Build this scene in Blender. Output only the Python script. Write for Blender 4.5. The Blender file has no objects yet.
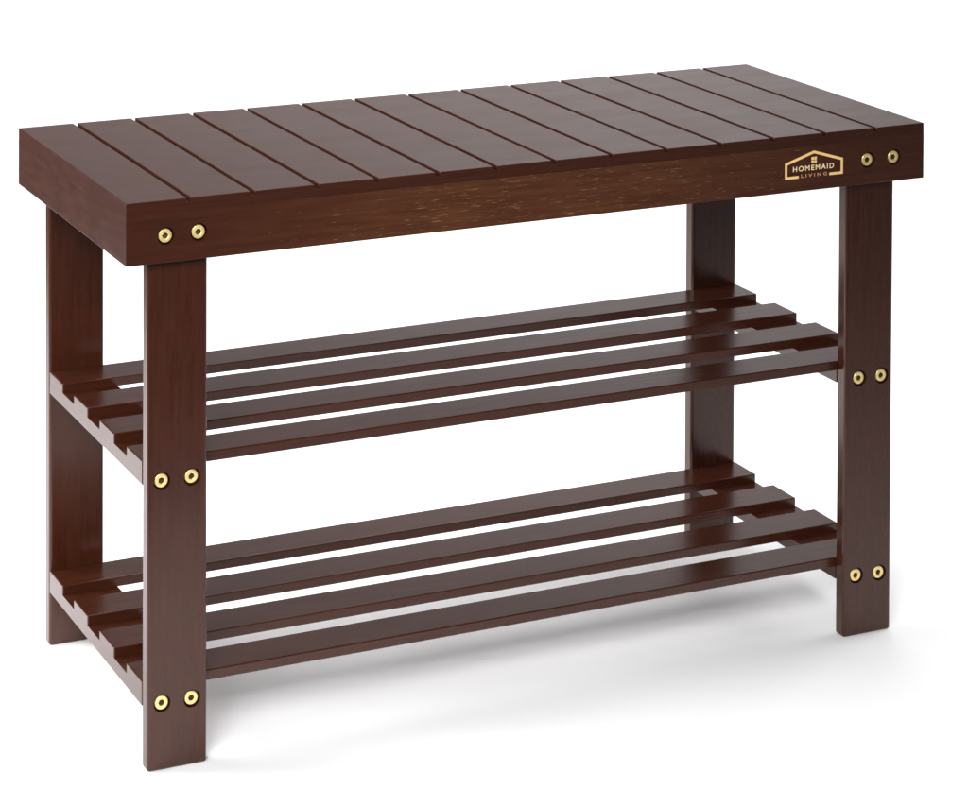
import bpy, bmesh, math, random
from mathutils import Matrix, Vector, noise
random.seed(7)
S = 0.01                                   # everything below is written in centimetres
sc = bpy.context.scene
COL = sc.collection

# ------------------------------------------------------------------ bench dimensions (cm)
W, D, H, A = 70.0, 26.54, 42.42, 4.6       # seat width, depth, height, box height
PL = 0.95                                  # plank thickness
IL, IR, IY = 1.99, 2.32, 0.864             # leg insets
LT, LW = 1.207, 4.683                      # leg thickness, width
Z1, Z2 = 22.72, 6.30                       # tops of the two shelves
ST, SW, RT = 0.748, 3.46, 1.066            # slat thickness, width, rail thickness
XR = W - IR
YB0, YB1 = D - IY - LT, D - IY             # back legs
YF0, YF1 = IY, IY + LT                     # front legs

# ------------------------------------------------------------------ materials
def nodes(m):
    m.use_nodes = True
    nt = m.node_tree; nt.nodes.clear()
    return nt, nt.nodes.new, nt.links.new

def wood(name, axis, flecks=False, base=(0.027, 0.0066, 0.0030), hi=(0.044, 0.0120, 0.0054),
         rough=0.24, spec=0.55, seed=0.0):
    m = bpy.data.materials.new(name); nt, N, L = nodes(m)
    out = N('ShaderNodeOutputMaterial'); b = N('ShaderNodeBsdfPrincipled'); L(b.outputs[0], out.inputs[0])
    tc = N('ShaderNodeTexCoord'); mp = N('ShaderNodeMapping')
    L(tc.outputs['Object'], mp.inputs['Vector'])
    st = [1.0, 1.0, 1.0]; st['xyz'.index(axis)] = 0.06
    mp.inputs['Scale'].default_value = st
    mp.inputs['Location'].default_value = (seed, seed * 1.7, seed * .3)
    inf = N('ShaderNodeObjectInfo')
    add = N('ShaderNodeVectorMath'); add.operation = 'ADD'
    L(mp.outputs[0], add.inputs[0]); 
    sc_ = N('ShaderNodeVectorMath'); sc_.operation = 'SCALE'; sc_.inputs[0].default_value = (3, 5, 7)
    L(inf.outputs['Random'], sc_.inputs['Scale']); L(sc_.outputs[0], add.inputs[1])
    def noi(scale, detail=5, rough_=.55, vec=add):
        n = N('ShaderNodeTexNoise'); n.inputs['Scale'].default_value = scale
        n.inputs['Detail'].default_value = detail; n.inputs['Roughness'].default_value = rough_
        L(vec.outputs[0], n.inputs['Vector']); return n
    fine = noi(1500, 4, .6); mid = noi(260, 3); big = noi(9, 2, vec=tc)
    def mr(src, a, b_, c, d):
        r = N('ShaderNodeMapRange'); r.inputs['From Min'].default_value = a; r.inputs['From Max'].default_value = b_
        r.inputs['To Min'].default_value = c; r.inputs['To Max'].default_value = d
        L(src, r.inputs['Value']); return r.outputs[0]
    s1 = mr(fine.outputs[0], .3, .7, 0, .25)
    s2 = mr(mid.outputs[0], .3, .7, 0, .20)
    s3 = mr(big.outputs[0], .35, .65, 0, .45)
    a1 = N('ShaderNodeMath'); L(s1, a1.inputs[0]); L(s2, a1.inputs[1])
    a2 = N('ShaderNodeMath'); L(a1.outputs[0], a2.inputs[0]); L(s3, a2.inputs[1]); a2.use_clamp = True
    mix = N('ShaderNodeMix'); mix.data_type = 'RGBA'
    mix.inputs['A'].default_value = (*base, 1); mix.inputs['B'].default_value = (*hi, 1)
    L(a2.outputs[0], mix.inputs['Factor'])
    col = mix.outputs['Result']
    if flecks:                              # open pores of the bamboo showing pale through the stain
        mp2 = N('ShaderNodeMapping'); mp2.inputs['Scale'].default_value = (.075, 1, 1)
        L(tc.outputs['Object'], mp2.inputs['Vector'])
        f1 = noi(1150, 2, .5, mp2); 
        area = noi(16, 2, .5, tc)
        sp = N('ShaderNodeSeparateXYZ'); L(tc.outputs['Object'], sp.inputs[0])
        # the worn-through stretch of the board: from a quarter to three quarters of its length
        up = mr(sp.outputs['X'], .05, .26, 0, 1); dn = mr(sp.outputs['X'], .46, .64, 1, .22)
        w1 = N('ShaderNodeMath'); w1.operation = 'MULTIPLY'; L(up, w1.inputs[0]); L(dn, w1.inputs[1])
        thr = N('ShaderNodeMath'); thr.operation = 'MULTIPLY'
        L(mr(area.outputs[0], .3, .7, .35, 1.25), thr.inputs[0]); L(w1.outputs[0], thr.inputs[1])
        cut = N('ShaderNodeMath'); cut.operation = 'MULTIPLY_ADD'      # .72 - .09*w
        L(thr.outputs[0], cut.inputs[0]); cut.inputs[1].default_value = -.115; cut.inputs[2].default_value = .705
        d_ = N('ShaderNodeMath'); d_.operation = 'SUBTRACT'; L(f1.outputs[0], d_.inputs[0]); L(cut.outputs[0], d_.inputs[1])
        k = mr(d_.outputs[0], 0, .08, 0, .33)
        brown = N('ShaderNodeMix'); brown.data_type = 'RGBA'; brown.inputs['B'].default_value = (.086, .030, .0112, 1)
        L(col, brown.inputs['A']); 
        wk = N('ShaderNodeMath'); wk.operation = 'MULTIPLY'; L(w1.outputs[0], wk.inputs[0]); L(mr(mid.outputs[0], .35, .68, .35, .85), wk.inputs[1])
        L(wk.outputs[0], brown.inputs['Factor'])
        m2 = N('ShaderNodeMix'); m2.data_type = 'RGBA'; m2.inputs['B'].default_value = (.36, .19, .105, 1)
        L(brown.outputs['Result'], m2.inputs['A']); L(k, m2.inputs['Factor']); col = m2.outputs['Result']
    L(col, b.inputs['Base Color'])
    L(mr(big.outputs[0], .3, .7, rough - .03, rough + .03), b.inputs['Roughness'])
    b.inputs['Specular IOR Level'].default_value = spec
    b.inputs['Specular Tint'].default_value = (1, .86, .82, 1)
    bp = N('ShaderNodeBump'); bp.inputs['Strength'].default_value = .02; bp.inputs['Distance'].default_value = .0002
    lac = noi(220, 3, .5, tc); L(lac.outputs[0], bp.inputs['Height']); L(bp.outputs[0], b.inputs['Normal'])
    return m

WX = wood('stained_wood_along_x', 'x')
WY = wood('stained_wood_along_y', 'y')
WZ = wood('stained_wood_along_z', 'z')
WF = wood('stained_wood_with_open_pores', 'x', flecks=True)
WE = wood('stained_plank_ends', 'x', seed=.7)

def metal(name, c, rough=.3):
    m = bpy.data.materials.new(name); nt, N, L = nodes(m)
    out = N('ShaderNodeOutputMaterial'); b = N('ShaderNodeBsdfPrincipled'); L(b.outputs[0], out.inputs[0])
    n = N('ShaderNodeTexNoise'); n.inputs['Scale'].default_value = 700
    tc = N('ShaderNodeTexCoord'); L(tc.outputs['Object'], n.inputs['Vector'])
    r = N('ShaderNodeMapRange'); r.inputs['To Min'].default_value = rough - .08; r.inputs['To Max'].default_value = rough + .12
    L(n.outputs[0], r.inputs[0]); L(r.outputs[0], b.inputs['Roughness'])
    b.inputs['Base Color'].default_value = (*c, 1); b.inputs['Metallic'].default_value = .7
    return m
BRASS = metal('brass_screw', (.95, .74, .32), .42)
SOCKET_SHADE = metal('screw_socket_shade', (.17, .11, .05), .5)  # dark colour stands in for the shade deep in the socket
def foil(name, c, rough=.5):
    m = bpy.data.materials.new(name); nt, N, L = nodes(m)
    out = N('ShaderNodeOutputMaterial'); b = N('ShaderNodeBsdfPrincipled'); L(b.outputs[0], out.inputs[0])
    n = N('ShaderNodeTexNoise'); n.inputs['Scale'].default_value = 400
    tc = N('ShaderNodeTexCoord'); L(tc.outputs['Object'], n.inputs['Vector'])
    mx = N('ShaderNodeMix'); mx.data_type = 'RGBA'
    mx.inputs['A'].default_value = (*[v * .9 for v in c], 1); mx.inputs['B'].default_value = (*c, 1)
    L(n.outputs[0], mx.inputs['Factor']); L(mx.outputs['Result'], b.inputs['Base Color'])
    b.inputs['Roughness'].default_value = rough; b.inputs['Metallic'].default_value = 0
    return m
GOLD = foil('gold_print', (.98, .62, .24))
CREAM = foil('cream_print', (.95, .74, .42))
COPPER = foil('copper_print', (.62, .30, .16))

# ------------------------------------------------------------------ mesh helpers
def obj(name, bm, mats, parent=None):
    me = bpy.data.meshes.new(name); bm.to_mesh(me); bm.free()
    for m in (mats if isinstance(mats, (list, tuple)) else [mats]): me.materials.append(m)
    o = bpy.data.objects.new(name, me); COL.objects.link(o)
    if parent: o.parent = parent
    return o

def keep(e, zskip):
    return zskip is None or not all(abs(v.co.z - zskip * S) < 1e-6 for v in e.verts)

def box(bm, x0, x1, y0, y1, z0, z1, bev=.1, seg=3, zskip=None):
    """bevelled board; the edges at height zskip stay sharp (glued joints)"""
    r = bmesh.ops.create_cube(bm, size=1)
    vs = r['verts']
    for v in vs:
        v.co = Vector(((x0 if v.co.x < 0 else x1) * S, (y0 if v.co.y < 0 else y1) * S, (z0 if v.co.z < 0 else z1) * S))
    es = [e for e in {e for v in vs for e in v.link_edges} if keep(e, zskip)]
    if bev: bmesh.ops.bevel(bm, geom=es, offset=bev * S, segments=seg, profile=.5, affect='EDGES', clamp_overlap=True)

def prism(bm, plan, z0, z1, bev=.08, seg=3, zskip=None):
    """extruded plan outline (mitred boards)"""
    n = len(plan)
    lo = [bm.verts.new((x * S, y * S, z0 * S)) for x, y in plan]
    hi = [bm.verts.new((x * S, y * S, z1 * S)) for x, y in plan]
    fs = [bm.faces.new(lo[::-1]), bm.faces.new(hi)]
    for i in range(n):
        j = (i + 1) % n; fs.append(bm.faces.new((lo[i], lo[j], hi[j], hi[i])))
    bmesh.ops.recalc_face_normals(bm, faces=fs)
    es = [e for e in {e for v in lo + hi for e in v.link_edges} if keep(e, zskip)]
    bmesh.ops.bevel(bm, geom=es, offset=bev * S, segments=seg, profile=.5, affect='EDGES', clamp_overlap=True)

def counterbore(o, spots, yface, r=.665, depth=.55):
    bm = bmesh.new()
    for x, z in spots:
        M = Matrix.Translation((x * S, yface * S, z * S)) @ Matrix.Rotation(math.pi / 2, 4, 'X')
        bmesh.ops.create_cone(bm, cap_ends=True, segments=40, radius1=r * S, radius2=r * S, depth=2 * depth * S, matrix=M)
    c = obj('cutter', bm, [])
    md = o.modifiers.new('b', 'BOOLEAN'); md.operation = 'DIFFERENCE'; md.object = c; md.solver = 'EXACT'
    dg = bpy.context.evaluated_depsgraph_get(); dg.update()
    me = bpy.data.meshes.new_from_object(o.evaluated_get(dg))
    o.modifiers.clear(); old = o.data; nm = old.name; o.data = me; bpy.data.meshes.remove(old); me.name = nm
    cm = c.data; bpy.data.objects.remove(c); bpy.data.meshes.remove(cm)

def screw_mesh():
    """round furniture bolt head with hexagonal socket, axis -y, origin at the bottom of the counterbore"""
    bm = bmesh.new(); K = 48
    R, h, hs, bot = .51, .45, .235, .05
    def ring(f, y): return [bm.verts.new((f(2 * math.pi * i / K)[0] * S, -y * S, f(2 * math.pi * i / K)[1] * S)) for i in range(K)]
    circ = lambda r: (lambda t: (r * math.cos(t), r * math.sin(t)))
    def hexa(r):
        def f(t):
            a = (t % (math.pi / 3)) - math.pi / 6
            q = r * math.cos(math.pi / 6) / math.cos(a)
            return q * math.cos(t), q * math.sin(t)
        return f
    rings = [ring(circ(R * .97), 0), ring(circ(R), .03), ring(circ(R), h - .06), ring(circ(R * .985), h - .03), ring(circ(R * .93), h - .005),
             ring(circ(R * .62), h + .012), ring(circ(R * .52), h), ring(hexa(hs * 1.06), h - .02), ring(hexa(hs), h - .05), ring(hexa(hs), bot)]
    for a, b in zip(rings, rings[1:]):
        for i in range(K):
            j = (i + 1) % K; bm.faces.new((a[i], a[j], b[j], b[i]))
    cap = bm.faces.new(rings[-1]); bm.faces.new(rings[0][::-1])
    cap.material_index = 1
    for f in bm.faces:                       # socket walls take the painted recess shade
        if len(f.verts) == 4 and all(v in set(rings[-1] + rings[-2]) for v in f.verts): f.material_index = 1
    bmesh.ops.recalc_face_normals(bm, faces=bm.faces)
    return bm

SCREW = None
def screws(parent, spots, yface, depth=.55):
    global SCREW
    for x, z in spots:
        if SCREW is None:
            SCREW = obj('screw', screw_mesh(), BRASS, parent); s = SCREW
            s.data.materials.append(SOCKET_SHADE)
        else:
            s = SCREW.copy(); COL.objects.link(s); s.parent = parent
        s.location = (x * S, (yface + depth) * S, z * S)
        s.rotation_euler = (0, random.uniform(0, 1.0), 0)

# ------------------------------------------------------------------ the bench
bench = bpy.data.objects.new('shoe_bench', None); COL.objects.link(bench)
bench['label'] = 'dark brown wooden shoe bench with planked seat and two slatted shelves'
bench['category'] = 'bench'

# seat: 14 planks laid front to back on one thin board, one mesh
gx = [0, 4.85, 9.90, 15.06, 19.98, 25.08, 30.02, 35.15, 40.25, 45.22, 50.25, 55.17, 60.18, 65.1, W]
bm = bmesh.new()
G = .175
for i in range(14):
    x0 = gx[i] + (G if i else 0); x1 = gx[i + 1] - (G if i < 13 else 0)
    box(bm, x0, x1, 0, D, H - PL + .004, H - random.uniform(0, .012), bev=.06, seg=3, zskip=H - PL + .004)
box(bm, .01, W - .01, .012, D - .012, H - PL, H - .32, bev=.01, seg=1)
for f in bm.faces:
    if abs(f.normal.y) > .6: f.material_index = 1
seat = obj('seat', bm, [WY, WE], bench)

TA = IY - .01                              # front / back board thickness
TS = 1.75                                  # side board thickness
zt, zb = H - PL - .002, H - A
SX = .02
bm = bmesh.new(); prism(bm, [(0, 0), (W, 0), (W - TS, TA), (TS, TA)], zb, zt, .03, 3, zt)
apron_f = obj('front_apron', bm, WF, bench)
bm = bmesh.new(); prism(bm, [(W, D), (0, D), (TS, D - TA), (W - TS, D - TA)], zb, zt, .03, 3, zt); obj('back_apron', bm, WX, bench)
bm = bmesh.new(); prism(bm, [(0, D), (0, 0), (TS, TA), (TS, D - TA)], zb, zt, .03, 3, zt); obj('side_apron', bm, WY, bench)
bm = bmesh.new(); prism(bm, [(W, 0), (W, D), (W - TS, D - TA), (W - TS, TA)], zb, zt, .03, 3, zt); obj('side_apron', bm, WY, bench)

ap = [(3.07, 39.77), (5.64, 39.8), (64.45, 39.8), (67.02, 39.81)]
counterbore(apron_f, ap, 0); screws(apron_f, ap, 0)

# legs
def leg(x0, y0, spots=None):
    bm = bmesh.new()
    box(bm, x0, x0 + LW, y0, y0 + LT, 0.0, H - PL - .02, bev=.24, seg=4)
    o = obj('leg', bm, WZ, bench)
    if spots: counterbore(o, spots, y0); screws(o, spots, y0)
    return o
leg(IL, YF0, [(3.10, 21.47), (5.46, 21.47), (3.13, 5.0), (5.47, 4.96)])
leg(XR - LW, YF0, [(64.4, 21.47), (66.62, 21.42), (64.25, 5.03), (66.52, 4.93)])
leg(IL, YB0); leg(XR - LW, YB0)

# shelves: an Empty with two cross rails and four slats each
gap = (YB0 - YF1 - 4 * SW) / 3
for z in (Z1, Z2):
    sh = bpy.data.objects.new('shelf', None); COL.objects.link(sh); sh.parent = bench
    sh['label'] = 'upper slatted shelf' if z == Z1 else 'lower slatted shelf'
    for x0 in (IL, XR - LW):
        bm = bmesh.new(); box(bm, x0, x0 + LW, YF1 + .01, YB0 - .01, z - ST - RT, z - ST - .001, bev=.07, seg=3, zskip=z - ST - .001)
        obj('cross_rail', bm, WY, sh)
    for k in range(4):
        y1 = YB0 - k * (SW + gap)
        bm = bmesh.new()
        box(bm, IL + .0, XR, max(y1 - SW, YF1 + .01), min(y1, YB0 - .01), z - ST, z, bev=.085, seg=3, zskip=z - ST)
        obj('slat', bm, WX, sh)

# gold printed emblem on the front board: a house outline with a small window over two words
def build_emblem():
    bm = bmesh.new()
    def poly(pts, mi, y=-.012, th=.012):
        lo = [bm.verts.new((x * S, y * S, z * S)) for x, z in pts]
        f = bm.faces.new(lo); f.material_index = mi
        r = bmesh.ops.extrude_face_region(bm, geom=[f])
        bmesh.ops.translate(bm, verts=[v for v in r['geom'] if isinstance(v, bmesh.types.BMVert)], vec=(0, th * S * .9, 0))
    t = .215
    apx, aL, aR, zE, zB, xm = 41.06, 56.38, 61.98, 40.22, 38.90, 59.16
    def quad(a, b, c, d): poly([a, b, c, d], 0)
    # roof halves, walls and base strokes share mitred ends
    sl = (apx - zE) / (xm - aL); tv = t * math.sqrt(1 + sl * sl)
    inL = (aL + t, zE + sl * t - tv); inR = (aR - t, zE + sl * t - tv)
    quad((aL, zE), (xm, apx), (xm, apx - tv), inL)
    quad((xm, apx), (aR, zE), inR, (xm, apx - tv))
    quad((aL, zE), inL, (aL + t, zB + t), (aL, zB))
    quad((aR, zE), (aR, zB), (aR - t, zB + t), inR)
    quad((aL, zB), (aL + t, zB + t), (57.70, zB + t), (57.70, zB))
    quad((aR, zB), (60.66, zB), (60.66, zB + t), (aR - t, zB + t))
    for ix in (0, 1):
        for iz in (0, 1):
            x = 58.91 + ix * .28; z = 40.03 + iz * .28
            quad((x, z), (x + .235, z), (x + .235, z + .235), (x, z + .235))
    me = bpy.data.meshes.new('tmp'); bm.to_mesh(me); bm.free()
    out = bmesh.new(); out.from_mesh(me); bpy.data.meshes.remove(me)
    def word(txt, x0, x1, z0, h, mi, bold, gapf=1.0):
        cu = bpy.data.curves.new('t', 'FONT'); cu.body = txt; cu.size = 1; cu.offset = bold; cu.space_character = gapf
        cu.extrude = .0; cu.resolution_u = 3
        o = bpy.data.objects.new('t', cu); COL.objects.link(o)
        dg = bpy.context.evaluated_depsgraph_get(); dg.update()
        m2 = bpy.data.meshes.new_from_object(o.evaluated_get(dg))
        bpy.data.objects.remove(o); bpy.data.curves.remove(cu)
        xs = [v.co.x for v in m2.vertices]; zs = [v.co.y for v in m2.vertices]
        ax, bx, az, bz = min(xs), max(xs), min(zs), max(zs)
        for v in m2.vertices:
            v.co = ((x0 + (v.co.x - ax) / (bx - ax) * (x1 - x0)) * S, -.012 * S, (z0 + (v.co.y - az) / (bz - az) * h) * S)
        for p in m2.polygons: p.material_index = mi
        n0 = len(out.faces); out.from_mesh(m2); bpy.data.meshes.remove(m2)
    word('HOMEMAID', 57.14, 61.10, 39.46, .44, 1, .018, 1.28)
    word('LIVING', 57.93, 60.42, 38.93, .28, 2, .018, 1.7)
    return out
em = obj('emblem', build_emblem(), [GOLD, CREAM, COPPER], apron_f)
em['label'] = 'gold house outline with the words inside it'

# ------------------------------------------------------------------ camera
R = [[0.9211481696376851, -0.3892045295366391, 0.002425646553670363],
     [-0.007553174957976666, -0.024106774195250313, -0.9996808555657252],
     [0.38913879159124465, 0.9208358689933454, -0.025145640831800264]]
T = (-11.675413737769874, 84.57135960415926, 185.63544068888675)
Rm = Matrix(R); C = -(Rm.transposed() @ Vector(T))
cam = bpy.data.cameras.new('camera'); co = bpy.data.objects.new('camera', cam); COL.objects.link(co)
M = Matrix((R[0], [-v for v in R[1]], [-v for v in R[2]])).transposed().to_4x4()
M.translation = C * S; co.matrix_world = M
cam.sensor_width = 36; cam.lens = 2553.3306 * 36 / 968
cam.shift_x = (484 - 286.1887) / 968; cam.shift_y = (-379.3939 - 394.5) / 968
cam.clip_start = .05; cam.clip_end = 60
sc.camera = co

# ------------------------------------------------------------------ white paper sweep, laid square to the camera
F = Vector((.3893, .9211, 0)).normalized(); Rt = Vector((F.y, -F.x, 0))
def sweep():
    bm = bmesh.new()
    prof = [(-.38, 0.0)]
    k = 3.1; r = 1.0
    for i in range(1, 12): prof.append((-.38 + (k + .38) * i / 12, 0))
    for i in range(25):
        a = math.pi / 2 * i / 24; prof.append((k + r * math.sin(a), r - r * math.cos(a)))
    prof.append((k + r, 2.6))
    rows = []
    for f, z in prof:
        rows.append([bm.verts.new(tuple(F * f + Rt * s + Vector((0, 0, z)))) for s in [(-.75 + 2.75 * j / 10) for j in range(11)]])
    for a, b in zip(rows, rows[1:]):
        for j in range(10): bm.faces.new((a[j], a[j + 1], b[j + 1], b[j]))
    for f in bm.faces: f.smooth = True
    bmesh.ops.recalc_face_normals(bm, faces=bm.faces)
    return bm
pm = bpy.data.materials.new('white_paper'); nt, N, L = nodes(pm)
o_ = N('ShaderNodeOutputMaterial'); b = N('ShaderNodeBsdfPrincipled'); L(b.outputs[0], o_.inputs[0])
b.inputs['Base Color'].default_value = (.91, .91, .915, 1); b.inputs['Roughness'].default_value = .7
b.inputs['Specular IOR Level'].default_value = .2
n = N('ShaderNodeTexNoise'); n.inputs['Scale'].default_value = 60; bp = N('ShaderNodeBump'); bp.inputs['Strength'].default_value = .03
L(n.outputs[0], bp.inputs['Height']); L(bp.outputs[0], b.inputs['Normal'])
back = obj('backdrop', sweep(), pm); back['kind'] = 'structure'; back['label'] = 'seamless white paper backdrop under the bench'

# ------------------------------------------------------------------ light
w = bpy.data.worlds.new('World'); sc.world = w; w.use_nodes = True
bg = w.node_tree.nodes['Background']; bg.inputs[0].default_value = (.95, .97, 1, 1); bg.inputs[1].default_value = .13
def area(name, loc, tgt, sx, sy, power, col=(1, 1, 1), spread=180):
    l = bpy.data.lights.new(name, 'AREA'); l.shape = 'RECTANGLE'; l.size = sx; l.size_y = sy; l.energy = power; l.color = col; l.spread = math.radians(spread)
    o = bpy.data.objects.new(name, l); COL.objects.link(o); o.location = loc
    o.rotation_euler = (Vector(tgt) - Vector(loc)).to_track_quat('-Z', 'Y').to_euler()
    return o
ctr = Vector((.35, .13, 0))
area('softbox_overhead', ctr + F * .42 - Rt * .08 + Vector((0, 0, 1.6)), ctr + F * .42 - Rt * .08, 1.8, 1.1, 10.5, spread=100)
area('fill_left', ctr - Rt * 1.5 + F * .1 + Vector((0, 0, .65)), ctr, .9, .9, 12, spread=100)  # unseen fill, added to get light in under the bench from the left
area('fill_right', ctr + Rt * 1.7 + F * 1.0 + Vector((0, 0, .9)), ctr + F * .25, 1.0, 1.0, 4.5, spread=80)  # unseen weak fill, added to soften the shadow from the right
area('fill_front', ctr - F * 1.7 - Rt * .6 + Vector((0, 0, 1.25)), ctr - Rt * .25 + F * .35, 1.2, .8, 7.2, spread=46)  # added fill out of view, lifts front faces and the under-bench shadow
area('softbox_backdrop', ctr + F * 2.6 + Rt * .3 + Vector((0, 0, 2.1)), ctr + F * 2.6 + Rt * .3, 2.6, 1.8, 38, spread=105)

sc.view_settings.view_transform = 'Standard'; sc.view_settings.look = 'None'
sc.view_settings.exposure = 0; sc.view_settings.gamma = 1
sc.render.engine = 'CYCLES'; sc.cycles.use_denoising = True
sc.cycles.max_bounces = 8
